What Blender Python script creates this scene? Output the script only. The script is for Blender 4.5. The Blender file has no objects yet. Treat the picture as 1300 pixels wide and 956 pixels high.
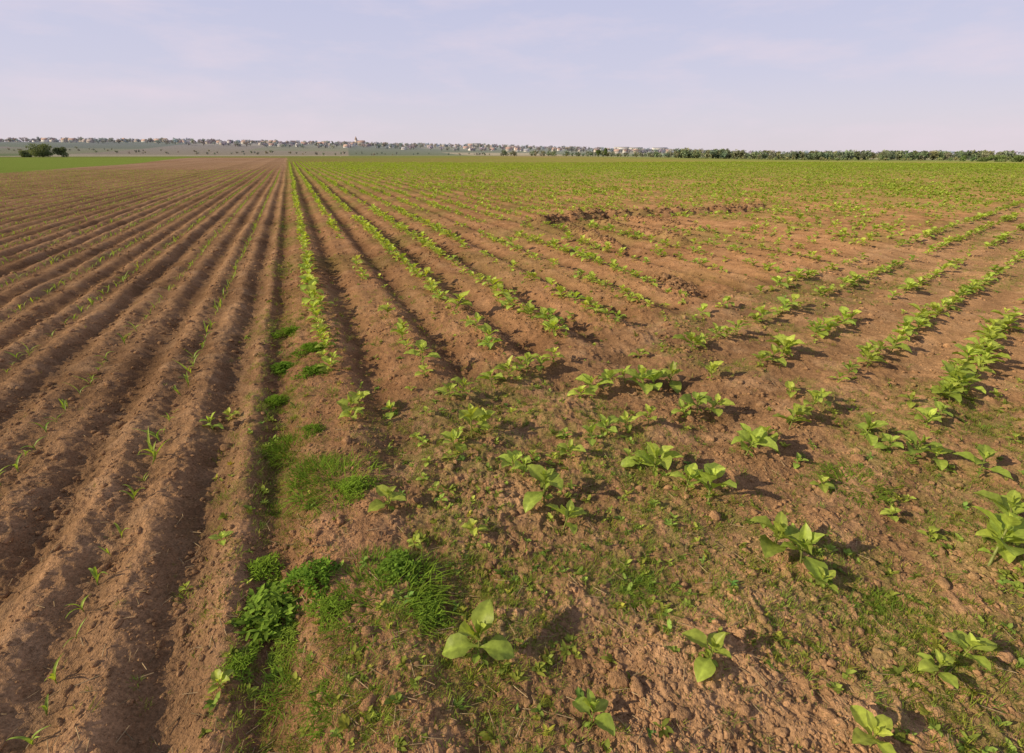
import bpy, math, numpy as np
from mathutils import Vector
R = np.random.default_rng(7)
scene = bpy.context.scene
H_CAM = 1.75

# ------------------------------------------------------------------ noise
def hsh(ix, iy, seed):
    n = (ix.astype(np.int64)*374761393 + iy.astype(np.int64)*668265263 + seed*144269504) & 0xffffffff
    n = ((n ^ (n >> 13))*1274126177) & 0xffffffff
    n = n ^ (n >> 16)
    return (n & 0xffffff)/float(0xffffff)
def vn(x, y, seed=0):
    x = np.asarray(x, float); y = np.asarray(y, float)
    ix = np.floor(x); iy = np.floor(y); fx = x-ix; fy = y-iy
    fx = fx*fx*fx*(fx*(fx*6-15)+10); fy = fy*fy*fy*(fy*(fy*6-15)+10)
    a = hsh(ix, iy, seed); b = hsh(ix+1, iy, seed); c = hsh(ix, iy+1, seed); d = hsh(ix+1, iy+1, seed)
    return (a*(1-fx)+b*fx)*(1-fy)+(c*(1-fx)+d*fx)*fy
def fbm(x, y, o=3, seed=0, g=.5):
    s = 0; a = 1; t = 0
    for i in range(o):
        s = s+a*vn(x*2**i*1.03+i*17.3, y*2**i*1.03-i*9.1, seed+i); t += a; a *= g
    return s/t
def ss(a, b, x):
    t = np.clip((x-a)/(b-a), 0, 1); return t*t*(3-2*t)
def mixc(a, b, m):
    return a*(1-m[:, None])+np.asarray(b)*m[:, None]

# ------------------------------------------------------------------ field layout
def kmain(X, Y):
    return (X+.4118*(Y+.64))/1.864 + .03*(vn(Y*.12, Y*0+3, 5)-.5)
def khead(X, Y):
    return (X-1.1994*(Y+.64))/1.864
KH0 = -3.15
def pdist(X, Y, pts):
    d = np.full(X.shape, 1e9)
    for (ax, ay), (bx, by) in zip(pts[:-1], pts[1:]):
        vx, vy = bx-ax, by-ay
        t = np.clip(((X-ax)*vx+(Y-ay)*vy)/(vx*vx+vy*vy), 0, 1)
        d = np.minimum(d, np.hypot(X-ax-t*vx, Y-ay-t*vy))
    return d
RUTS = [([(.8, 13.9), (1.3, 14.5), (2.5, 15.4), (4.5, 15.8), (7.2, 17.0), (8.5, 18)], .15, .20),
        ([(1.4, 13.2), (1.75, 11.5), (2.0, 10)], .09, .14),
        ([(2.4, 13.9), (3.2, 12.2), (3.5, 10.7)], .09, .15),
        ([(3.0, 14.9), (4.1, 13.6), (4.6, 12.6)], .08, .16),
        ([(2.2, 7.4), (2.35, 6.6)], .06, .14)]
HA = np.array([-2.5, -.94, -.6, -.3, 0, .2, .5, 1, 2.5]); HH = np.array([40, 40, 41, 36, 24, 13, 6, 5, 5])
def far_z(X, Y):
    r = np.hypot(X, Y)
    a = np.where(Y > 1, X/np.maximum(Y, 1), np.where(X > 0, 2.5, -2.5))
    a = np.clip(a, -2.5, 2.5)
    z = -5.0*ss(110, 600, r)*ss(.0, .65, a)
    z = z-1.2*ss(200, 800, r)*(1-ss(0, .65, a))
    und = 1+.25*(vn(X/500., Y/500., 44)-.5)
    z = z+np.interp(a, HA, HH)*und*ss(900, 2300, r)
    z = z+ .35*(vn(X/45., Y/45., 9)-.5)*ss(25, 90, r)*(1-ss(500, 900, r))
    return z
def layout(X, Y):
    k = kmain(X, Y); kh = khead(X, Y)
    left = 1-ss(-.16, -.04, k)
    head = ss(KH0-.12, KH0+.25, kh)*ss(.1, .5, k)
    return k, kh, left, head
def height(X, Y, fine=True):
    X = np.asarray(X, float); Y = np.asarray(Y, float)
    r = np.hypot(X, Y)
    k, kh, left, head = layout(X, Y)
    fade = 1-ss(70, 170, r)
    phL = (k+.43)/.42; row = np.round(phL)
    amp = .7+.6*hsh(np.floor(phL*2), row*0, 3)
    along = Y*1.08
    wob = .06*(vn(along*1.3, phL*0+np.floor(phL*2), 12)-.5)
    c1 = np.cos(2*np.pi*(phL+wob)); c2 = np.cos(4*np.pi*(phL+wob))
    rl = (.5-.5*c2)
    hl = .058*amp*(.75+.5*vn(along*2.2, np.floor(phL*2)*3.1, 13))*rl**1.1-.018*(1-c1)
    phR = (k-.19)/.42; d1 = np.cos(2*np.pi*phR); d2 = np.cos(4*np.pi*phR+.5)
    hr = .038*d1-.015*d2+.03
    fh = (kh+.43)/.48
    hh = .014*np.cos(2*np.pi*fh)+.016*d1*(1-ss(-2.6, -1.2, kh))+.05*(fbm(X*1.4, Y*1.4, 3, 21)-.5)+.025
    right = hr*(1-head)+hh*head
    z = (hl*left+right*(1-left))*fade
    rough = .35+.9*vn(X*.9, Y*.9, 31)
    z = z + .03*(fbm(X*3, Y*3, 2, 40)-.5)*fade
    dist = np.zeros_like(z)
    for pts, hgt, w in RUTS:
        near = (np.abs(X-4) < 9) & (np.abs(Y-12) < 10)
        if near.any():
            dd = pdist(X[near], Y[near], pts)
            n = fbm(X[near]*3.5, Y[near]*3.5, 2, 50)
            z[near] += hgt*(np.exp(-(dd/w)**2)*(.15+1.6*n)-.55*np.exp(-((dd-w*2)/(w*.9))**2))
            dist[near] = np.maximum(dist[near], np.exp(-(dd/(w*2.6))**2))
    if fine:
        f1 = 1-ss(18, 45, r); f2 = 1-ss(5, 12, r); f3 = 1-ss(3, 7, r)
        cl = 1-np.abs(fbm(X*11, Y*11, 2, 60)*2-1)
        z = z+.024*rough*(cl-.75)*f1*(1+2.5*dist)
        b = vn(X*30+3*vn(X*9, Y*9, 2), Y*30, 70); z = z+.015*rough*(b*b)*f2
        b = vn(X*68, Y*68, 71); z = z+.011*rough*(b*b-.3)*f3
    return z+far_z(X, Y)

# ------------------------------------------------------------------ mesh helper
def build(name, V, faces, C=None, mat=None, smooth=False, link=True, matidx=None):
    me = bpy.data.meshes.new(name)
    V = np.ascontiguousarray(V, dtype=np.float32)
    tot = [len(f) for f in faces]; npoly = sum(tot)
    loops = np.concatenate([np.asarray(f, np.int32).ravel() for f in faces])
    sizes = np.concatenate([np.full(len(f), f.shape[1], np.int32) for f in faces])
    starts = np.concatenate([[0], np.cumsum(sizes)[:-1]]).astype(np.int32)
    me.vertices.add(len(V)); me.vertices.foreach_set('co', V.ravel())
    me.loops.add(len(loops)); me.loops.foreach_set('vertex_index', loops)
    me.polygons.add(npoly); me.polygons.foreach_set('loop_start', starts)
    me.polygons.foreach_set('loop_total', sizes)
    if smooth: me.polygons.foreach_set('use_smooth', np.ones(npoly, bool))
    if matidx is not None: me.polygons.foreach_set('material_index', np.asarray(matidx, np.int32))
    me.update(calc_edges=True)
    if C is not None:
        at = me.color_attributes.new('Col', 'FLOAT_COLOR', 'POINT')
        cc = np.ones((len(V), 4), np.float32); cc[:, :3] = C
        at.data.foreach_set('color', cc.ravel())
    if mat:
        for m in (mat if isinstance(mat, (list, tuple)) else [mat]): me.materials.append(m)
    if not link: return me
    ob = bpy.data.objects.new(name, me); scene.collection.objects.link(ob); return ob

class Batch:
    def __init__(s): s.V = []; s.F = {}; s.C = []; s.n = 0
    def add(s, V, F, C):
        s.V.append(V); s.C.append(C); s.F.setdefault(F.shape[1], []).append(F+s.n); s.n += len(V)
    def inst(s, tmpls, pos, scale, tint=None, tilt=.12, rz=None):
        N = len(pos)
        if N == 0: return
        ti = R.integers(0, len(tmpls), N)
        rz = R.uniform(0, 6.283, N) if rz is None else rz
        scale = np.broadcast_to(np.asarray(scale, float), (N,))
        tint = np.ones((N, 3)) if tint is None else tint
        tx = R.normal(0, tilt, N); ty = R.normal(0, tilt, N)
        for i, (V, F, C) in enumerate(tmpls):
            m = np.where(ti == i)[0]
            if len(m) == 0: continue
            c, sn = np.cos(rz[m])[:, None], np.sin(rz[m])[:, None]
            x, y, z = V[None, :, 0], V[None, :, 1], V[None, :, 2]
            X = c*x-sn*y; Y = sn*x+c*y
            X = X+z*tx[m][:, None]; Y2 = Y+z*ty[m][:, None]
            P = np.stack([X, Y2, z+0*X], -1)*scale[m][:, None, None]+pos[m][:, None, :]
            F2 = (F[None]+(np.arange(len(m))*len(V))[:, None, None]).reshape(-1, F.shape[1])
            CC = (C[None]*tint[m][:, None, :]).reshape(-1, 3)
            s.add(P.reshape(-1, 3), F2, CC)
    def make(s, name, mat, smooth=True):
        if s.n == 0: return
        faces = [np.concatenate(v) for v in s.F.values()]
        return build(name, np.concatenate(s.V), faces, np.concatenate(s.C), mat, smooth)

# ------------------------------------------------------------------ materials
def newmat(name):
    m = bpy.data.materials.new(name); m.use_nodes = True
    nt = m.node_tree; nt.nodes.clear()
    out = nt.nodes.new('ShaderNodeOutputMaterial'); return m, nt, out
def N(nt, t, **kw):
    n = nt.nodes.new(t)
    for a, b in kw.items(): setattr(n, a, b)
    return n
def soil_mat(name):
    m, nt, out = newmat(name); L = nt.links.new
    at = N(nt, 'ShaderNodeAttribute', attribute_name='Col')
    geo = N(nt, 'ShaderNodeNewGeometry')
    n1 = N(nt, 'ShaderNodeTexNoise'); n1.inputs['Scale'].default_value = 75; n1.inputs['Detail'].default_value = 3; n1.inputs['Roughness'].default_value = .75
    n2 = N(nt, 'ShaderNodeTexNoise'); n2.inputs['Scale'].default_value = 7; n2.inputs['Detail'].default_value = 5; n2.inputs['Roughness'].default_value = .65
    for n in (n1, n2): L(geo.outputs['Position'], n.inputs['Vector'])
    mr = N(nt, 'ShaderNodeMapRange'); mr.inputs[1].default_value = .3; mr.inputs[2].default_value = .7; mr.inputs[3].default_value = .60; mr.inputs[4].default_value = 1.4
    L(n1.outputs['Fac'], mr.inputs[0])
    mr2 = N(nt, 'ShaderNodeMapRange'); mr2.inputs[1].default_value = .3; mr2.inputs[2].default_value = .7; mr2.inputs[3].default_value = .8; mr2.inputs[4].default_value = 1.2
    L(n2.outputs['Fac'], mr2.inputs[0])
    mul = N(nt, 'ShaderNodeMath', operation='MULTIPLY'); L(mr.outputs[0], mul.inputs[0]); L(mr2.outputs[0], mul.inputs[1])
    vm = N(nt, 'ShaderNodeVectorMath', operation='SCALE'); L(at.outputs['Color'], vm.inputs[0]); L(mul.outputs[0], vm.inputs['Scale'])
    b = N(nt, 'ShaderNodeBsdfDiffuse'); b.inputs['Roughness'].default_value = 0.6
    L(vm.outputs[0], b.inputs['Color'])
    bp = N(nt, 'ShaderNodeBump'); bp.inputs['Strength'].default_value = 1.; bp.inputs['Distance'].default_value = .014
    bp2 = N(nt, 'ShaderNodeBump'); bp2.inputs['Strength'].default_value = .5; bp2.inputs['Distance'].default_value = .05
    L(n1.outputs['Fac'], bp.inputs['Height']); L(n2.outputs['Fac'], bp2.inputs['Height'])
    L(bp2.outputs[0], bp.inputs['Normal']); L(bp.outputs[0], b.inputs['Normal'])
    L(b.outputs[0], out.inputs[0]); return m
def leaf_mat(name, trans=.35, gloss=.06):
    m, nt, out = newmat(name); L = nt.links.new
    at = N(nt, 'ShaderNodeAttribute', attribute_name='Col')
    geo = N(nt, 'ShaderNodeNewGeometry')
    n1 = N(nt, 'ShaderNodeTexNoise'); n1.inputs['Scale'].default_value = 60; n1.inputs['Detail'].default_value = 2
    L(geo.outputs['Position'], n1.inputs['Vector'])
    mr = N(nt, 'ShaderNodeMapRange'); mr.inputs[1].default_value = .3; mr.inputs[2].default_value = .7; mr.inputs[3].default_value = .8; mr.inputs[4].default_value = 1.2
    L(n1.outputs['Fac'], mr.inputs[0])
    vm = N(nt, 'ShaderNodeVectorMath', operation='SCALE'); L(at.outputs['Color'], vm.inputs[0]); L(mr.outputs[0], vm.inputs['Scale'])
    d = N(nt, 'ShaderNodeBsdfDiffuse'); t = N(nt, 'ShaderNodeBsdfTranslucent'); g = N(nt, 'ShaderNodeBsdfGlossy'); g.inputs['Roughness'].default_value = .45
    tc = N(nt, 'ShaderNodeVectorMath', operation='MULTIPLY'); tc.inputs[1].default_value = (1.55, 1.45, .5)
    L(vm.outputs[0], d.inputs['Color']); L(vm.outputs[0], tc.inputs[0]); L(tc.outputs[0], t.inputs['Color'])
    m1 = N(nt, 'ShaderNodeMixShader'); m1.inputs[0].default_value = trans; L(d.outputs[0], m1.inputs[1]); L(t.outputs[0], m1.inputs[2])
    last = m1
    if gloss > 0:
        m2 = N(nt, 'ShaderNodeMixShader'); m2.inputs[0].default_value = gloss; L(m1.outputs[0], m2.inputs[1]); L(g.outputs[0], m2.inputs[2]); last = m2
    L(last.outputs[0], out.inputs[0]); return m
def plain_mat(name, col, var=.15, scale=2.):
    m, nt, out = newmat(name); L = nt.links.new
    n1 = N(nt, 'ShaderNodeTexNoise'); n1.inputs['Scale'].default_value = scale; n1.inputs['Detail'].default_value = 4
    oi = N(nt, 'ShaderNodeObjectInfo')
    mr = N(nt, 'ShaderNodeMapRange'); mr.inputs[1].default_value = .3; mr.inputs[2].default_value = .7; mr.inputs[3].default_value = 1-var; mr.inputs[4].default_value = 1+var
    L(n1.outputs['Fac'], mr.inputs[0])
    mr2 = N(nt, 'ShaderNodeMapRange'); mr2.inputs[3].default_value = .75; mr2.inputs[4].default_value = 1.1; L(oi.outputs['Random'], mr2.inputs[0])
    mu = N(nt, 'ShaderNodeMath', operation='MULTIPLY'); L(mr.outputs[0], mu.inputs[0]); L(mr2.outputs[0], mu.inputs[1])
    vm = N(nt, 'ShaderNodeVectorMath', operation='SCALE'); vm.inputs[0].default_value = col; L(mu.outputs[0], vm.inputs['Scale'])
    b = N(nt, 'ShaderNodeBsdfPrincipled'); b.inputs['Roughness'].default_value = .85
    L(vm.outputs[0], b.inputs['Base Color']); L(b.outputs[0], out.inputs[0]); return m
M_SOIL = soil_mat('ploughed_soil'); M_CLOD = soil_mat('clod_soil')
M_LEAF = leaf_mat('crop_leaf', .38, .02); M_GRASS = leaf_mat('weed_leaf', .3, .0); M_TREE = leaf_mat('tree_foliage', .15, .0)
M_STRAW = leaf_mat('dry_straw', .05, .0)

# ------------------------------------------------------------------ ground sheet
radii = [.04]
while radii[-1] < 5200:
    r = radii[-1]
    q = .05 if r < .8 else .0042 if r < 4 else .0042+(r-4)*.00022 if r < 20 else min(.0077+(r-20)*.00006, .02)
    radii.append(r*(1+q))
radii = np.array(radii)
dense = np.arange(-math.radians(62), math.radians(62), .0024)
coarse = np.linspace(math.radians(62), 2*math.pi-math.radians(62), 110, endpoint=False)
ang = np.concatenate([dense, coarse]); nA = len(ang); nR = len(radii)
RR, AA = np.meshgrid(radii, ang, indexing='ij')
jit = R.uniform(-.3, .3, RR.shape)*.0024*(np.abs(AA) < 1.07)
GX = (RR*np.sin(AA+jit)).ravel(); GY = (RR*np.cos(AA+jit)).ravel()
GZ = height(GX, GY)
i = np.arange(nR-1)[:, None]*nA; j = np.arange(nA)[None]
j2 = (j+1) % nA
Q = np.stack([i+j, i+nA+j, i+nA+j2, i+j2], -1).reshape(-1, 4)[:, ::-1]
SOIL = np.array([.370, .222, .122])
def ground_color(X, Y, Z):
    r = np.hypot(X, Y)
    k, kh, left, head = layout(X, Y)
    n1 = fbm(X*.7, Y*.7, 4, 100); n2 = fbm(X*5, Y*5, 3, 110); n3 = vn(X*.09, Y*.09, 120)
    C = np.tile(SOIL, (len(X), 1))
    C = mixc(C, (.235, .136, .074), ss(.35, .75, n1)*.75)
    C = mixc(C, (.46, .30, .18), ss(.5, .75, n2)*.4)
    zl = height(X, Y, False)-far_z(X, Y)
    C = C*(.74+.40*ss(-.03, .06, zl))[:, None]  # furrow shade and damp soil painted in: darker low, paler on crests
    C = mixc(C, C*np.array([.95, .89, .85]), (1-left)*(1-head))
    g1 = ss(.48, .68, fbm(X*1.1+7, Y*1.1, 4, 130))*ss(.35, .6, vn(X*22, Y*22, 131))
    film = g1*(head*.45)+g1*.4*(np.exp(-((k+.02)/.16)**2))*(r < 60)
    rr = (1-left)*(1-head)*ss(.42, .65, fbm(X*.8, Y*.8, 3, 140))*.32*ss(4, 12, r)
    C = mixc(C, (.155, .18, .045), np.clip(film+rr, 0, 1))
    phR = (k-.19)/.42; stripe = .5+.5*np.cos(2*np.pi*phR)
    stripe = stripe*(1-ss(120, 220, r))+.5*ss(120, 220, r)
    cov = ss(9, 80, r)*(1-left)*(.30+.62*stripe)*(.75+.5*n3)
    C = mixc(C, (.235, .275, .070), np.clip(cov, 0, .9))
    C = mixc(C, (.38, .25, .165), left*ss(25, 120, r)*.7*(.6+.8*n3))
    st = hsh(np.floor((k+.43)/.42*.5), k*0, 9)
    C = C*(1+(.26*(st-.5)*left*ss(5, 30, r))[:, None])
    phL = (k+.43)/.42
    C = mixc(C, (.18, .21, .05), left*ss(.75, 1, np.cos(2*np.pi*phL))*ss(15, 40, r)*(1-ss(80, 140, r))*.35)
    s = (X+45)*(-.896)+(Y-47)*(-.444)
    gl = ss(0, 1.5, s+1.5*(vn(X*.05, Y*.05, 3)-.5))*(Y > 5)
    C = mixc(C, (.21, .295, .055), gl*(.85+.15*n2)*(r > 30))
    C = mixc(C, (.20, .235, .07), ss(230, 300, Y)*(1-ss(-60, 20, X))*.8)
    C = mixc(C, (.18, .23, .07), ss(120, 170, Y)*ss(30, 90, X)*.65)
    C = mixc(C, (.29, .24, .13), ss(270, 330, Y)*(1-ss(0, 60, np.abs(X-20)))*.6)
    ca = hsh(np.floor((X+Y*.3)/220.), np.floor((Y-.2*X)/330.), 200)
    pal = np.array([[.18, .22, .12], [.25, .26, .17], [.37, .34, .26], [.17, .20, .14], [.29, .26, .21]])
    pc = pal[np.minimum((ca*5).astype(int), 4)]
    f = ss(600, 900, r)
    C = C*(1-f[:, None])+pc*f[:, None]
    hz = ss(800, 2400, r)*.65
    C = mixc(C, (.32, .35, .44), hz)  # distance haze painted into the far ground colour
    return C
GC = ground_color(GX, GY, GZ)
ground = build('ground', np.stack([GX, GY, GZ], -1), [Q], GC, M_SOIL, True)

# ------------------------------------------------------------------ plant templates
def leaf(Ln, W, ns, nt, elev, droop, fold, az, base, col, rng, pet=.16, oval=.8, mid=1.35):
    s = np.linspace(0, 1, ns+1)
    pit = elev-droop*s**1.3
    dx = np.cos(pit); dz = np.sin(pit)
    px = np.concatenate([[0], np.cumsum((dx[1:]+dx[:-1])/2*Ln/ns)]); pz = np.concatenate([[0], np.cumsum((dz[1:]+dz[:-1])/2*Ln/ns)])
    u = np.clip((s-pet)/(1-pet), 0, 1)
    w = .5*W*np.sin(np.pi*np.clip(u, 0, 1)**oval)**.85
    w = np.maximum(w, .018*(1-s)+.003)
    t = np.linspace(-1, 1, nt+1)
    T, S = np.meshgrid(t, np.arange(ns+1))
    ww = w[S]; tw = rng.normal(0, .12)
    lat = T*ww
    up = fold*np.abs(T)*ww+.05*W*np.sin(S*2.1+T*2+rng.uniform(0, 6))*np.abs(T)*(ww > .05*W)+tw*lat
    nrmx = -np.sin(pit)[S]; nrmz = np.cos(pit)[S]
    x = px[S]+nrmx*up; z = pz[S]+nrmz*up; y = lat
    ca, sa = math.cos(az), math.sin(az)
    V = np.stack([ca*x-sa*y+base[0], sa*x+ca*y+base[1], z+base[2]], -1).reshape(-1, 3)
    a = (np.arange(ns)[:, None]*(nt+1)+np.arange(nt)[None]).ravel()
    F = np.stack([a, a+1, a+nt+2, a+nt+1], -1)
    C = np.tile(np.array(col), (len(V), 1))
    C *= (1+(mid-1)*np.exp(-(T.ravel()/.22)**2))[:, None]
    C *= (.85+.15*(S.ravel()/ns))[:, None]
    return V, F, C
def merge(parts):
    V = []; F = []; C = []; n = 0
    for v, f, c in parts: V.append(v); F.append(f+n); C.append(c); n += len(v)
    return np.concatenate(V), np.concatenate(F), np.concatenate(C)
def stem(p0, p1, r0, r1, col, sides=5):
    a = np.linspace(0, 2*np.pi, sides, endpoint=False)
    p0 = np.array(p0, float); p1 = np.array(p1, float)
    c = np.stack([np.cos(a), np.sin(a), 0*a], -1)
    V = np.concatenate([p0+c*r0, p1+c*r1]); i = np.arange(sides); k = (i+1) % sides
    F = np.stack([i, k, k+sides, i+sides], -1)
    return V, F, np.tile(np.array(col), (len(V), 1))
G1 = np.array([.310, .425, .070]); G2 = np.array([.450, .540, .105])
def sunflower(rng, lod):
    ns, nt = {0: (9, 6), 1: (4, 2), 2: (2, 2)}[lod]
    P = []; a0 = rng.uniform(0, 6.28)
    lean = rng.normal(0, .05, 2); hz = rng.uniform(.32, .5)
    if lod < 2: P.append(stem((0, 0, -.1), (lean[0], lean[1], hz), .018, .012, (.30, .33, .10)))
    specs = [(.17, .11, .3, .15, .25), (.56, .34, .5, .42, .75), (.52, .31, .75, .70, .75), (.34, .18, .92, 1.0, .5), (.18, .08, 1., 1.3, .3)]
    if lod == 2: specs = specs[1:4]
    for i, (L, W, zf, el, dr) in enumerate(specs):
        for sgn in (0, 1):
            if rng.random() < .06: continue
            az = a0+i*1.57+sgn*math.pi+rng.normal(0, .22)
            sc = rng.uniform(.75, 1.15)
            m = (i/4.)
            col = (G1*(1-m)+G2*m)*rng.uniform(.80, 1.12)
            P.append(leaf(L*sc, W*sc*(1.15 if lod else 1), ns, nt, el+rng.normal(0, .2), dr*rng.uniform(.5, 1.7), rng.uniform(.15, .6), az,
                          (lean[0]*zf, lean[1]*zf, hz*zf), col, rng, pet=.2 if lod < 2 else .05, oval=.72))
    return merge(P)
SF = [[sunflower(R, l) for _ in range(n)] for l, n in ((0, 20), (1, 14), (2, 10))]
def corn(rng, n1=5):
    P = []; a0 = rng.uniform(0, 6.28)
    P.append(stem((0, 0, -.1), (0, 0, .3), .02, .014, (.24, .3, .08), 4))
    for i in range(rng.integers(2, 5)):
        P.append(leaf(rng.uniform(.5, 1.0), .095, n1, 2, rng.uniform(1.0, 1.45), rng.uniform(.5, 2.0), .5, a0+i*math.pi+rng.normal(0, .3), (0, 0, .08+.08*i), np.array([.28, .40, .07])*rng.uniform(.85, 1.2), rng, pet=0., oval=.6, mid=1.15))
    return merge(P)
CN = [corn(R) for _ in range(10)]
def tuft(rng, nb, spread, wid=.02, ns=3, lean=.9, col=(.22, .30, .05)):
    P = []
    for _ in range(nb):
        a = rng.uniform(0, 6.28); rad = spread*math.sqrt(rng.random())
        b = (rad*math.cos(a), rad*math.sin(a), -.03)
        h = rng.uniform(.45, 1.)*(1-.35*rad/max(spread, .01))
        e = 1.5-rng.uniform(.1, lean)*(.4+.8*rad/max(spread, .01))
        P.append(leaf(h, wid*rng.uniform(.7, 1.5), ns, 1, e, rng.uniform(.2, 1.5), 0, a+rng.normal(0, .9), b, np.array(col)*rng.uniform(.65, 1.4), rng, pet=0, oval=.5, mid=1))
    return merge(P)
TF_SMALL = [tuft(R, 8, .3, .045, 2) for _ in range(8)]
TF_MID = [tuft(R, 34, .7, .03) for _ in range(6)]
TF_BIG = [tuft(R, 460, 1.25, .022, 4, 1.2, (.20, .31, .04)) for _ in range(4)]
def bushy(rng, nl, rad, ll, lw, hgt, col=(.18, .285, .042)):
    P = []
    for _ in range(nl):
        a = rng.uniform(0, 6.28); q = rad*math.sqrt(rng.random())
        lob = .75+.35*math.sin(3*a+rad)+.15*math.sin(7*a); q *= lob
        top = max(0, hgt*(1-(q/rad)**2))*rng.uniform(.2, 1.05)
        P.append(leaf(ll*rng.uniform(.5, 1.4), lw*rng.uniform(.7, 1.3), 3, 2, rng.uniform(-.1, 1.0), rng.uniform(0, 1.), .3, rng.uniform(0, 6.28), (q*math.cos(a), q*math.sin(a), top), np.array(col)*rng.uniform(.6, 1.5), rng, pet=.1, oval=.8, mid=1.15))
        if rng.random() < .25:
            P.append(stem((q*.6*math.cos(a), q*.6*math.sin(a), -.02), (q*math.cos(a), q*math.sin(a), top), .008, .005, (.2, .24, .08), 4))
    return merge(P)
BUSH = [bushy(R, 620, 1., .19, .085, .75) for _ in range(3)]
FEATH = [bushy(R, 900, 1., .18, .03, .6, (.21, .33, .04)) for _ in range(3)]
ROSE = [bushy(R, 7, .25, .8, .4, .25, (.24, .32, .065)) for _ in range(6)]

def place(X, Y, dz=0.):
    X = np.asarray(X, float); Y = np.asarray(Y, float)
    return np.stack([X, Y, height(X, Y)+dz], -1)
def tints(n, v=.15, warm=.1):
    a = 1+R.normal(0, v, n); w = R.normal(0, warm, n)
    return np.clip(np.stack([a*(1+w), a, a*(1-w*.5)], -1), .4, 1.7)

# ------------------------------------------------------------------ hero sunflower seedlings (world metres)
HERO = [(-.12, 1.335, .20), (.70, 1.315, .15), (1.605, 1.335, .15), (1.46, 1.27, .12), (1.18, 1.86, .24), (1.29, 1.80, .2), (.252, 2.05, .18), (.166, 2.23, .23),
        (-.628, 2.164, .17), (1.03, 2.23, .26), (.93, 2.30, .2), (.818, 2.506, .24), (.74, 2.58, .17), (2.09, 1.77, .28), (2.33, 1.91, .24), (2.2, 1.85, .2), (2.65, 2.47, .2), (2.383, 2.626, .24), (2.3, 2.72, .16), (2.5, 2.60, .14),
        (2.27, 2.894, .16), (1.69, 2.36, .10), (1.315, 1.66, .11), (-.252, 2.846, .24), (-.17, 2.93, .2), (-.36, 2.78, .16), (0, 2.506, .17), (.06, 2.45, .13), (-1.15, 3.154, .18), (-1.1, 3.3, .15), (-1.05, 3.05, .13),
        (1.41, 2.67, .22), (1.5, 2.75, .18), (1.308, 3.21, .2), (1.4, 3.25, .2), (1.2, 3.12, .16), (1.838, 2.99, .2), (1.95, 3.06, .18), (-.46, 1.914, .08), (-.171, 1.99, .09), (-2.02, 3.05, .12), (-1.98, 3.2, .10), (-1.393, 1.966, .09), (1.924, 2.134, .09),
        (1.996, 1.966, .10), (-.847, 3.27, .13), (-.466, 3.39, .18), (-.38, 3.45, .16), (1.04, 3.59, .26), (1.12, 3.65, .2), (.631, 3.52, .22), (.75, 3.57, .2), (.5, 3.44, .15), (3.343, 3.455, .24), (3.2, 3.36, .2), (3.46, 3.53, .2), (4.067, 4.05, .24), (3.95, 3.96, .2), (3.75, 3.8, .2), (.35, 2.62, .13), (.5, 2.75, .12), (.62, 2.9, .15), (.75, 2.95, .13), (.9, 3.0, .16), (-1.0, 1.25, .08), (.25, 1.12, .12), (1.1, 1.05, .13), (-1.4, 1.7, .05), (2.9, 3.1, .14), (1.6, 3.75, .18), (2.1, 3.5, .15),
        (2.75, 3.0, .17), (1.62, 2.83, .15), (2.08, 3.18, .17), (2.25, 3.3, .15), (-.02, 3.75, .2), (.12, 3.85, .2), (.25, 3.95, .18), (.36, 4.1, .2), (-.15, 3.68, .18), (.9, 3.68, .17), (1.27, 3.78, .2)]
hp = place([h[0] for h in HERO], [h[1] for h in HERO])
for n, (h, p) in enumerate(zip(HERO, hp)):
    V, F, C = SF[0][(n*7+3) % len(SF[0])]
    tn = tints(1, .1, .04)[0]
    ob = build('sunflower_seedling', V, [F], C*tn, M_LEAF, True)
    s = h[2]*1.3; ob.location = (p[0], p[1], p[2]-.005); ob.scale = (s, s, s*R.uniform(.9, 1.2))
    ob.rotation_euler = (R.normal(0, .12), R.normal(0, .12), R.uniform(0, 6.28))

# ------------------------------------------------------------------ sunflower rows
def rutclear(X, Y):
    m = np.ones(len(X), bool)
    for pts, hgt, w in RUTS: m &= pdist(X, Y, pts) > w*1.9
    m &= ~((pdist(X, Y, [(2.0, 14), (5, 13.5)]) < 1.2) & (R.random(len(X)) < .8))
    return m
xs = []; ys = []; zs_ = []
for i in range(0, 190):
    kk = .19+.42*i
    Y = np.arange(.9, 112, .125); Y = Y+R.normal(0, .04, len(Y))
    kw = kk-.03*(vn(Y*.12, Y*0+3, 5)-.5)
    X = -.4118*(Y+.64)+1.864*kw+R.normal(0, .028, len(Y))
    pres = fbm(Y*.55+i*31.7, Y*0+i, 2, 300)
    keep = (pres+R.uniform(-.2, .2, len(Y)) > (.33 if i < 3 else .38))
    keep &= (Y < 32) | (R.random(len(Y)) < .75)
    keep &= X < 1.45*Y+1.5
    keep &= khead(X, Y) < KH0+.02
    if i == 0: keep &= (Y > 3.6)
    xs.append(X[keep]); ys.append(Y[keep]); zs_.append(np.ones(keep.sum()))
for jn in range(-3, 6):
    kk = -.43-.48*jn
    Y = np.arange(1.0, 70, .09); Y = Y+R.normal(0, .03, len(Y))
    X = 1.1994*(Y+.64)+1.864*(kk+.04*(vn(Y*.3, Y*0+jn, 6)-.5))+R.normal(0, .024, len(Y))
    pres = fbm(Y*.8+jn*11.7, Y*0+jn, 2, 320)
    keep = (pres+R.uniform(-.2, .2, len(Y)) > .39) & (kmain(X, Y) > .35)
    keep &= (np.hypot(X, Y) > 4.5) | (X > 1.0*Y+1.4)
    xs.append(X[keep]); ys.append(Y[keep]); zs_.append(np.ones(keep.sum()))
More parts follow.
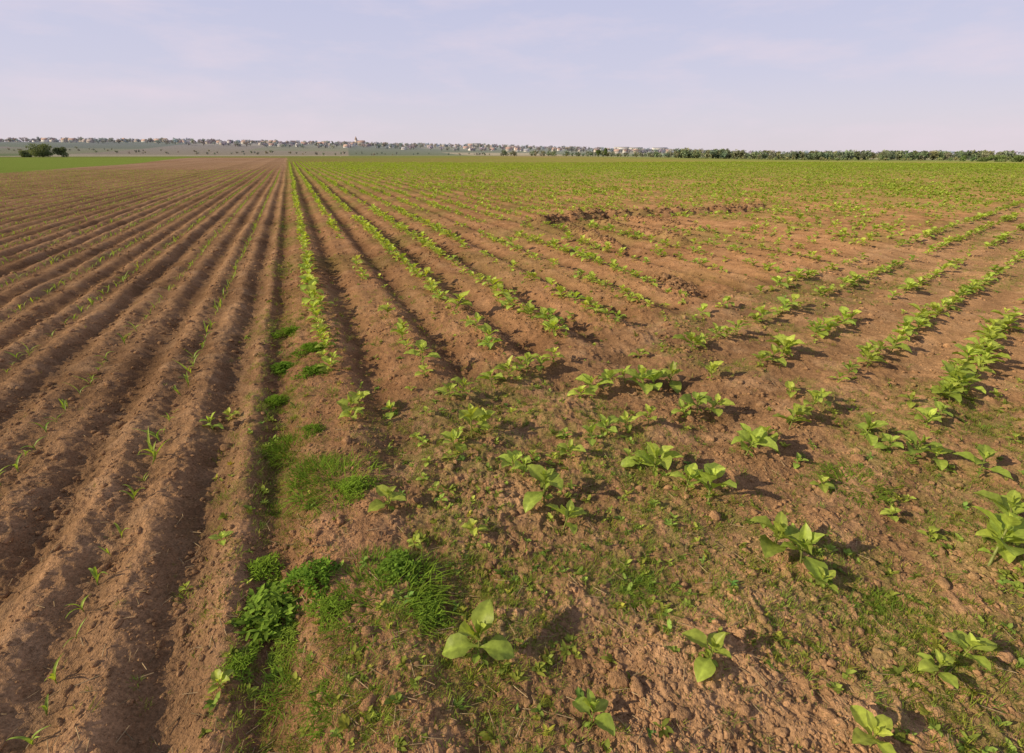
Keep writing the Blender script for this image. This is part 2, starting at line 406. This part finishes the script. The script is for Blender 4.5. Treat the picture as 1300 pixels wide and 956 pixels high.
n = 170; rr_ = 2.2*(12)**R.random(n); aa = np.radians(R.uniform(-15, 60, n)); X = rr_*np.sin(aa); Y = rr_*np.cos(aa); kp = kmain(X, Y) > .2
xs.append(X[kp]); ys.append(Y[kp]); zs_.append(np.full(kp.sum(), .5))
X = np.concatenate(xs); Y = np.concatenate(ys); Z_ = np.concatenate(zs_); m = rutclear(X, Y)
X, Y, Z_ = X[m], Y[m], Z_[m]; r = np.hypot(X, Y)
P = place(X, Y, -.004); sz = Z_*np.clip(R.normal(.20, .05, len(X)), .07, .31)*(.78+.46*vn(X*.5, Y*.5, 77)); T = tints(len(X), .12, .05)
b = Batch()
for lod, (a, c) in enumerate(((0, 5.5), (5.5, 22), (22, 200))):
    mm = (r >= a) & (r < c)
    b.inst(SF[lod], P[mm], sz[mm]*(1.0 if lod < 2 else 1.15), T[mm], .12)
b.make('sunflower_rows', M_LEAF)

# ------------------------------------------------------------------ corn rows
xs = []; ys = []
for i in range(0, 110):
    kk = -.43-.42*i
    Y = np.arange(.9, 60, .14); Y = Y+R.normal(0, .03, len(Y))
    kw = kk-.03*(vn(Y*.12, Y*0+3, 5)-.5)
    X = -.4118*(Y+.64)+1.864*kw+R.normal(0, .012, len(Y))
    keep = (R.random(len(Y)) < .88) & (X > -1.5*Y-1.5)
    xs.append(X[keep]); ys.append(Y[keep])
X = np.concatenate(xs); Y = np.concatenate(ys)
m = ~(((X+45)*(-.896)+(Y-47)*(-.444)) > 0); X, Y = X[m], Y[m]
b = Batch(); b.inst(CN, place(X, Y, -.003), np.clip(R.normal(.115, .028, len(X)), .05, .165), tints(len(X), .12, .06), .18)
b.make('corn_seedlings', M_LEAF)

# ------------------------------------------------------------------ weeds
def clump(name, X, Y, s, tm, zs=1., tint=(1, 1, 1)):
    V, F, C = tm[int(R.integers(0, len(tm)))]
    ob = build(name, V, [F], C*np.array(tint), M_GRASS, True)
    ob.location = place([X], [Y], -.01)[0]; ob.scale = (s, s, s*zs); ob.rotation_euler = (0, 0, R.uniform(0, 6.28))
clump('weed_bush', -.98, 1.56, .19, BUSH, .65); clump('weed_bush', -.84, 1.70, .12, BUSH, .8, (.8, .9, .8)); clump('weed_bush', -1.12, 1.80, .12, FEATH, .9); clump('weed_bush', -.86, 1.48, .11, FEATH, .5, (1.1, 1.0, 1.2))
clump('grass_tuft', -.50, 1.60, .18, TF_BIG, .5, (.9, .9, .9)); clump('grass_tuft', -.36, 1.54, .12, FEATH, .6, (.9, .9, 1)); clump('weed_bush', -.5, 1.74, .12, BUSH, .5, (.8, .85, .8)); clump('grass_tuft', -.62, 1.72, .12, TF_BIG, .6, (.8, .85, .9)); clump('grass_tuft', -.72, 1.55, .11, FEATH, .5, (.9, .9, .9))
clump('grass_tuft', -.97, 2.40, .19, TF_BIG, .6); clump('grass_tuft', -.84, 2.32, .13, FEATH, .8); clump('grass_tuft', -1.1, 2.5, .13, TF_BIG, .7, (.8, .85, .8)); clump('grass_tuft', -.95, 2.28, .1, TF_BIG, .7, (1.1, 1.05, .9))
clump('grass_tuft', -1.38, 2.80, .14, TF_BIG, .6, (.75, .8, .7)); clump('weed_bush', -1.3, 2.95, .10, FEATH, .6, (.7, .75, .7)); clump('grass_tuft', -1.2, 2.2, .09, TF_BIG, .5, (.8, .85, .7))
clump('weed_bush', -1.78, 3.45, .14, FEATH, .6, (.75, .8, .7)); clump('weed_bush', -2.0, 4.1, .17, BUSH, .5, (.7, .8, .65)); clump('weed_bush', -1.85, 4.4, .19, FEATH, .6, (.7, .8, .65)); clump('weed_bush', -1.65, 3.9, .15, BUSH, .5, (.8, .85, .7)); clump('weed_bush', -2.3, 5.0, .2, FEATH, .5, (.75, .8, .7))
clump('grass_tuft', -.75, 1.28, .10, TF_BIG, .6); clump('grass_tuft', -1.0, 1.34, .09, FEATH, .6); clump('grass_tuft', -.55, 1.18, .1, TF_BIG, .5, (.9, .9, .9)); clump('grass_tuft', .46, 1.72, .12, TF_BIG, .35, (1, .95, 1)); clump('grass_tuft', 1.55, 1.5, .13, TF_BIG, .4, (.9, .9, 1)); clump('grass_tuft', 1.9, 2.4, .14, TF_BIG, .35, (1, .95, 1)); clump('grass_tuft', .05, 1.62, .09, TF_BIG, .4, (1, .95, 1))
def polar(n, r0, r1, amax=61):
    r = r0*(r1/r0)**R.random(n); a = np.radians(R.uniform(-amax, amax, n)); return r*np.sin(a), r*np.cos(a), r
b = Batch()
X, Y, r = polar(80000, .9, 24)
k, kh, left, head = layout(X, Y)
g = fbm(X*1.1+7, Y*1.1, 4, 130)
pr = head*(ss(.46, .70, g)*.65+.05)+np.exp(-((k+.03)/.13)**2)*(ss(.42, .6, g)*.7+.15)+(1-left)*(1-head)*(ss(.48, .66, fbm(X*.8, Y*.8, 3, 140))*.28+.025)+left*.004
m = R.random(len(X)) < pr; X, Y, r = X[m], Y[m], r[m]
P = place(X, Y, -.002); q = R.random(len(X))
sc = R.uniform(.016, .048, len(X))*(1+.05*r)
tt = tints(len(X), .2, .12)*np.array([1.05, .98, 1.])
m1 = q < .80; m2 = (q >= .80) & (q < .93); m3 = q >= .93
b.inst(TF_SMALL, P[m1], sc[m1], tt[m1], .3)
b.inst(TF_MID, P[m2], sc[m2]*1.2, tt[m2], .2)
b.inst(ROSE, P[m3], sc[m3]*.9, tt[m3], .1)
for (x, y, s, n) in [(.48, 1.73, .18, 80), (1.57, 1.49, .2, 80), (1.95, 2.36, .35, 150), (3.24, 3.1, .4, 150), (-.2, 1.75, .15, 30), (.2, 1.8, .12, 40), (2.4, 2.0, .3, 90), (-.45, 1.65, .22, 110), (-1., 2.45, .25, 80), (-1.0, 1.6, .25, 70), (-1.4, 2.8, .2, 90), (-1.75, 3.4, .22, 100), (-2., 4.2, .3, 150), (-2.4, 5.3, .35, 120), (1.0, 1.5, .3, 35), (2.0, 1.4, .3, 80), (1.1, 2.9, .3, 60), (2.6, 3.3, .4, 110), (.55, 3.2, .3, 60), (1.4, 2.2, .3, 50), (-.6, 1.2, .22, 90), (-1.15, 2.1, .15, 50)]:
    xx = x+R.normal(0, s*.6, n); yy = y+R.normal(0, s*.6, n)
    b.inst(TF_MID, place(xx, yy, -.003), R.uniform(.02, .05, n), tints(n, .2, .1), .3)
b.make('grass_weeds', M_GRASS)

# ------------------------------------------------------------------ soil clods, straw
def ico(sub):
    import bmesh
    bm = bmesh.new(); bmesh.ops.create_icosphere(bm, subdivisions=sub, radius=1)
    V = np.array([v.co[:] for v in bm.verts]); F = np.array([[v.index for v in f.verts] for f in bm.faces]); bm.free(); return V, F
def clodt(sub):
    V, F = ico(sub); out = []
    for _ in range(10):
        W = V*(1+R.uniform(-.3, .3, (len(V), 1)))*R.uniform(.65, 1.15, 3); W[:, 2] *= .75
        out.append((W, F, np.ones((len(V), 3))))
    return out
b = Batch()
X, Y, r = polar(75000, .85, 16)
m = R.random(len(X)) < (.25+.9*ss(.4, .7, fbm(X*1.7, Y*1.7, 3, 400))); X, Y, r = X[m], Y[m], r[m]
s = .0030*np.exp(R.normal(0, .6, len(X)))*(1+.22*r); s = np.minimum(s, .034)
P = place(X, Y); P[:, 2] += s*.15
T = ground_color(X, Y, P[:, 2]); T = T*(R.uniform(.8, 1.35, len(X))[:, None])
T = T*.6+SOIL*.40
C1, C2 = clodt(1), clodt(2)
big = s > .0075
b.inst(C1, P[~big], s[~big], T[~big], .1); b.inst(C2, P[big], s[big], T[big], .1)
for pts, hgt, w in RUTS:
    n = int(420*w/.15); pts = np.array(pts); seg = R.integers(0, len(pts)-1, n); t = R.random(n)[:, None]
    p = pts[seg]*(1-t)+pts[seg+1]*t+R.normal(0, w*.7, (n, 2))
    s = R.uniform(.012, .042, n)*(1.4 if w > .19 else .9); q = place(p[:, 0], p[:, 1]); b.inst(C2, q, s, SOIL*.85*R.uniform(.6, 1.15, (n, 1)), .2)
b.make('soil_clods', M_CLOD, False)
b = Batch()
X, Y, r = polar(2600, .9, 9)
V, F, C = stem((-.5, 0, 0), (.5, 0, .06), .02, .012, (1, 1, 1), 4)
V = V.copy(); a = np.arange(4)*np.pi/2
V[:4] = np.stack([np.full(4, -.5), .03*np.cos(a), .03*np.sin(a)], -1); V[4:] = np.stack([np.full(4, .5), .02*np.cos(a), .06+.02*np.sin(a)], -1)
b.inst([(V, F, C)], place(X, Y, .006), R.uniform(.015, .07, len(X)), np.array([.40, .30, .18])*R.uniform(.5, 1.2, (len(X), 1)), .3)
b.make('straw_residue', M_STRAW, False)

# ------------------------------------------------------------------ trees
def tree_geo(rng, h, w, nleaf, ls, col, nlobe=7):
    P = [stem((0, 0, -.5*min(h, 1)), (0, 0, h*.45), w*.035, w*.02, (.09, .07, .05), 6)]
    lob = []
    for i in range(nlobe):
        a = rng.uniform(0, 6.28); q = w*.5*math.sqrt(rng.random())*.68; z = h*rng.uniform(.28, .78)
        c = np.array([q*math.cos(a), q*math.sin(a), z]); rad = np.array([w*.24, w*.24, h*.22])*rng.uniform(.7, 1.2)
        lob.append((c, rad)); P.append(stem((0, 0, h*rng.uniform(.12, .3)), tuple(c), w*.015, w*.006, (.09, .07, .05), 4))
    Vs = []; Cs = []
    per = nleaf//nlobe
    for c, rad in lob:
        d = rng.normal(0, 1, (per, 3)); d /= np.linalg.norm(d, axis=1)[:, None]
        p = c+d*rad*(rng.random((per, 1))**.35)
        u = rng.normal(0, 1, (per, 3)); u /= np.linalg.norm(u, axis=1)[:, None]
        v = np.cross(u, rng.normal(0, 1, (per, 3))); v /= np.linalg.norm(v, axis=1)[:, None]
        s = ls*rng.uniform(.5, 1.3, (per, 1))
        q = np.stack([p-u*s, p-v*s*.7, p+u*s, p+v*s*.7], 1); Vs.append(q.reshape(-1, 3))
        cc = np.array(col)*rng.uniform(.6, 1.4, (per, 1))*rng.uniform(.8, 1.2); Cs.append(np.repeat(cc, 4, 0))
    V = np.concatenate(Vs); F = np.arange(len(V)).reshape(-1, 4); P.append((V, F, np.concatenate(Cs)))
    return merge(P)
def fz(x, y): return float(height(np.array([x]), np.array([y]), False)[0])
def one_tree(name, x, y, h, w, n, ls, col, lobes=9):
    V, F, C = tree_geo(R, h, w, n, ls, col, lobes)
    ob = build(name, V, [F], C, M_TREE, False); ob.location = (x, y, fz(x, y)-.8); return ob
one_tree('tree', -.862*400, 400, 11, 15, 5000, .45, (.19, .23, .12), 18)
one_tree('tree', -.835*400, 404, 8.6, 9, 2500, .4, (.18, .22, .12), 9)
one_tree('tree', -.893*405, 405, 6, 8, 1800, .4, (.18, .22, .12), 9)
for px, d, h, w in ((.172, 640, 11, 5), (.158, 640, 9.5, 6), (.89, 430, 7.5, 12), (.93, 400, 7, 10), (.865, 430, 5.5, 9), (.97, 380, 7, 11)):
    one_tree('tree', px*d, d, h, w, 2000, .45, (.16, .22, .085), 8)
TT = [tree_geo(R, 1, R.uniform(.8, 1.3), 170, .085, (1, 1, 1), 7) for _ in range(10)]
def tree_mass(name, px, d, hs, col):
    n = len(px); X = px*d; Y = d
    P = np.stack([X, Y, height(X, Y, False)-.3], -1); b = Batch()
    b.inst(TT, P, hs, np.array(col)*R.uniform(.75, 1.25, (n, 1))*np.stack([R.uniform(.85, 1.25, n), np.ones(n), R.uniform(.8, 1.2, n)], -1), .03)
    b.make(name, M_TREE, False)
n = 360; tree_mass('tree_line', R.uniform(.30, .92, n), R.uniform(590, 680, n), R.uniform(5.5, 12, n), (.20, .25, .16))
n = 90; tree_mass('tree_line', R.uniform(-.02, .34, n), R.uniform(640, 720, n), R.uniform(4, 8.5, n), (.21, .25, .18))
n = 90; tree_mass('shrub_line', R.uniform(.4, 1.15, n), R.uniform(540, 580, n), R.uniform(2, 4.5, n), (.25, .30, .15))
n = 60; tree_mass('tree_line', R.uniform(.8, 1.3, n), R.uniform(430, 520, n), R.uniform(4, 7, n), (.17, .24, .10))
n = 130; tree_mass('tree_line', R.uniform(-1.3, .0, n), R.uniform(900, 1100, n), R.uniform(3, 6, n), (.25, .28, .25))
n = 1500; tree_mass('woodland', R.uniform(-1.4, .35, n), R.uniform(1400, 2600, n), R.uniform(8, 15, n), (.36, .39, .46))  # pale bluish foliage colour has the distance haze painted in
n = 500; tree_mass('woodland', R.uniform(.1, 1.4, n), R.uniform(1500, 2500, n), R.uniform(7, 14, n), (.36, .39, .48))  # haze painted in here too, as a pale bluish tint

# ------------------------------------------------------------------ houses
M_WALLS = [plain_mat('wall_plaster_white', (.76, .75, .75)), plain_mat('wall_plaster_cream', (.62, .58, .54)), plain_mat('wall_plaster_ochre', (.52, .47, .43))]
M_ROOFS = [plain_mat('roof_tiles_red', (.46, .33, .30)), plain_mat('roof_tiles_brown', (.35, .31, .32)), plain_mat('roof_slate', (.34, .35, .41))]  # low-contrast roof colours, with distance haze mixed into the paint
M_WIN = plain_mat('window_glass', (.16, .18, .22)); M_DOOR = plain_mat('door_wood', (.2, .15, .12))
def boxq(x0, x1, y0, y1, z0, z1):
    V = np.array([(x, y, z) for z in (z0, z1) for x, y in ((x0, y0), (x1, y0), (x1, y1), (x0, y1))], float)
    F = np.array([(0, 3, 2, 1), (4, 5, 6, 7), (0, 1, 5, 4), (1, 2, 6, 5), (2, 3, 7, 6), (3, 0, 4, 7)]); return V, F
def house_mesh(name, w, d, h, rh, wall, roof, storeys):
    V = []; F = []; MI = []; n = 0
    def add(v, f, mi):
        nonlocal n
        V.append(np.array(v, float)); F.append(np.array(f)+n); MI.extend([mi]*len(f)); n += len(v)
    v, f = boxq(-w/2, w/2, -d/2, d/2, -1.5, h); add(v, f, 0)
    for x in (-w/2, w/2):
        add([(x, -d/2, h), (x, 0, h), (x, 0, h+rh*.98), (x, -d/4, h+rh*.49)], [(0, 1, 2, 3)], 0)
        add([(x, d/2, h), (x, 0, h), (x, 0, h+rh*.98), (x, d/4, h+rh*.49)], [(0, 1, 2, 3)], 0)
    o = .6; sl = rh/(d/2)
    for s in (-1, 1):
        a = [(-w/2-o, s*(d/2+o), h-sl*o), (w/2+o, s*(d/2+o), h-sl*o), (w/2+o, 0, h+rh), (-w/2-o, 0, h+rh)]
        c = [(x, y, z+.25) for x, y, z in a]
        add(a+c, [(0, 1, 2, 3), (4, 5, 6, 7), (0, 1, 5, 4), (1, 2, 6, 5), (3, 0, 4, 7)], 1)
    v, f = boxq(w*.2, w*.2+.8, -.4, .4, h+rh*.5, h+rh+1.1); add(v, f, 0)
    for st in range(storeys):
        z = 1+st*2.8
        for x in np.arange(-w/2+1.6, w/2-1, 2.6):
            for s in (-1, 1):
                y = s*(d/2+.04); add([(x, y, z), (x+1.1, y, z), (x+1.1, y, z+1.4), (x, y, z+1.4)], [(0, 1, 2, 3)], 2)
        for s in (-1, 1):
            x = s*(w/2+.04)
            for y in (-d/4-.5, d/4-.5): add([(x, y, z), (x, y+1.1, z), (x, y+1.1, z+1.4), (x, y, z+1.4)], [(0, 1, 2, 3)], 2)
    y = -d/2-.06; add([(-.5, y, 0), (.5, y, 0), (.5, y, 2.1), (-.5, y, 2.1)], [(0, 1, 2, 3)], 3)
    return build(name, np.concatenate(V), [np.concatenate(F)], None, [wall, roof, M_WIN, M_DOOR], False, False, MI)
HM = []
for i in range(9):
    st = 1+(i % 2)
    HM.append(house_mesh('house', R.uniform(11, 16), R.uniform(8.5, 11), 3.2+2.8*(st-1), R.uniform(3, 4.8), M_WALLS[i % 3 if i != 4 else 0], M_ROOFS[(i//2) % 3 if i % 3 else 0], st))
def put(me, name, px, d, rz):
    x = px*d; ob = bpy.data.objects.new(name, me); scene.collection.objects.link(ob)
    ob.location = (x, d, fz(x, d)); ob.rotation_euler = (0, 0, rz); return ob
for i in range(200):
    c = R.choice([-.9, -.62, -.45, -.25, -.05, .12], p=[.2, .22, .2, .17, .13, .08])
    put(HM[int(R.integers(0, 9))], 'house', c+R.normal(0, .1), R.uniform(1450, 2350), R.uniform(-.6, .6)+(1.57 if R.random() < .35 else 0))
for i in range(14):
    put(HM[int(R.integers(0, 9))], 'house', R.uniform(.1, .62), R.uniform(1300, 1700), R.uniform(-.6, .6))
apt = house_mesh('apartment_building', 60, 13, 15, 1.2, M_WALLS[0], M_ROOFS[2], 5)
for px, d in ((.20, 2200), (.225, 2250), (.27, 2200), (-.47, 2350), (-.07, 2300)): put(apt, 'apartment_building', px, d, R.uniform(-.3, .3))
def church(px, d):
    nave = house_mesh('church', 26, 12, 9, 6, M_WALLS[1], M_ROOFS[0], 1)
    x = px*d; root = bpy.data.objects.new('church', None); scene.collection.objects.link(root); root.location = (x, d, fz(x, d))
    a = bpy.data.objects.new('nave', nave); scene.collection.objects.link(a); a.parent = root
    v, f = boxq(-3.5, 3.5, -3.5, 3.5, -1, 18); t = build('tower', v, [f], None, M_WALLS[1]); t.parent = root; t.location = (-16.6, 0, 0)
    V = np.array([(-4, -4, 18.05), (4, -4, 18.05), (4, 4, 18.05), (-4, 4, 18.05), (0, 0, 29)]); sp = build('spire', V, [np.array([(0, 1, 4), (1, 2, 4), (2, 3, 4), (3, 0, 4), (0, 2, 1), (0, 3, 2)])], None, M_ROOFS[0]); sp.parent = root; sp.location = (-16.6, 0, 0)
church(-.275, 1900)

# ------------------------------------------------------------------ world, sun
SAZ = math.radians(-112); SEL = math.radians(27)
w = bpy.data.worlds.new('World'); scene.world = w; w.use_nodes = True; nt = w.node_tree; nt.nodes.clear(); L = nt.links.new
out = N(nt, 'ShaderNodeOutputWorld'); bg = N(nt, 'ShaderNodeBackground'); L(bg.outputs[0], out.inputs[0]); bg.inputs['Strength'].default_value = .1
sky = N(nt, 'ShaderNodeTexSky', sky_type='NISHITA'); sky.sun_disc = False; sky.sun_elevation = SEL; sky.sun_rotation = SAZ % (2*math.pi); sky.dust_density = 2.0; sky.air_density = 1.0
tc = N(nt, 'ShaderNodeTexCoord'); sx = N(nt, 'ShaderNodeSeparateXYZ'); L(tc.outputs['Generated'], sx.inputs[0])
ramp = N(nt, 'ShaderNodeValToRGB'); L(sx.outputs['Z'], ramp.inputs[0])
e = ramp.color_ramp.elements; e[0].position = 0; e[0].color = (.785, .70, .75, 1); e[1].position = 1; e[1].color = (.20, .22, .30, 1)
for p, c in ((.05, (.74, .685, .775, 1)), (.12, (.66, .645, .80, 1)), (.24, (.59, .60, .80, 1)), (.4, (.33, .35, .43, 1))):
    q = e.new(p); q.color = c
sc10 = N(nt, 'ShaderNodeVectorMath', operation='SCALE'); sc10.inputs['Scale'].default_value = 10; L(ramp.outputs[0], sc10.inputs[0])
mp = N(nt, 'ShaderNodeMapping'); mp.inputs['Scale'].default_value = (1.6, 1.6, 6); mp.inputs['Location'].default_value = (.6, 2.9, .1); L(tc.outputs['Generated'], mp.inputs[0])
cn = N(nt, 'ShaderNodeTexNoise'); cn.inputs['Scale'].default_value = 2.6; cn.inputs['Detail'].default_value = 8; cn.inputs['Roughness'].default_value = .58; L(mp.outputs[0], cn.inputs['Vector'])
cm = N(nt, 'ShaderNodeMapRange'); cm.inputs[1].default_value = .47; cm.inputs[2].default_value = .75; cm.inputs[3].default_value = 0; cm.inputs[4].default_value = .6; L(cn.outputs['Fac'], cm.inputs[0])
m1 = N(nt, 'ShaderNodeMix', data_type='RGBA'); m1.inputs[0].default_value = .9; L(sky.outputs[0], m1.inputs[6]); L(sc10.outputs[0], m1.inputs[7])
m2 = N(nt, 'ShaderNodeMix', data_type='RGBA'); L(cm.outputs[0], m2.inputs[0]); L(m1.outputs[2], m2.inputs[6]); m2.inputs[7].default_value = (8.1, 6.9, 7.7, 1)
L(m2.outputs[2], bg.inputs[0])
sl = bpy.data.lights.new('sun', 'SUN'); sl.energy = 5.0; sl.angle = math.radians(.7); sl.color = (1, .82, .55)
so = bpy.data.objects.new('sun', sl); scene.collection.objects.link(so)
sv = Vector((math.sin(SAZ)*math.cos(SEL), math.cos(SAZ)*math.cos(SEL), math.sin(SEL)))
so.rotation_euler = (-sv).to_track_quat('-Z', 'Y').to_euler(); so.location = (0, 0, 50)

# ------------------------------------------------------------------ camera
cd = bpy.data.cameras.new('camera'); cam = bpy.data.objects.new('camera', cd); scene.collection.objects.link(cam); scene.camera = cam
cam.location = (0, 0, H_CAM); cam.rotation_euler = (math.radians(90-20.1), 0, 0)
cd.lens = 18; cd.sensor_width = 36; cd.shift_y = -.0346; cd.clip_start = .05; cd.clip_end = 9000
scene.view_settings.view_transform = 'Standard'; scene.view_settings.look = 'None'; scene.view_settings.exposure = 0
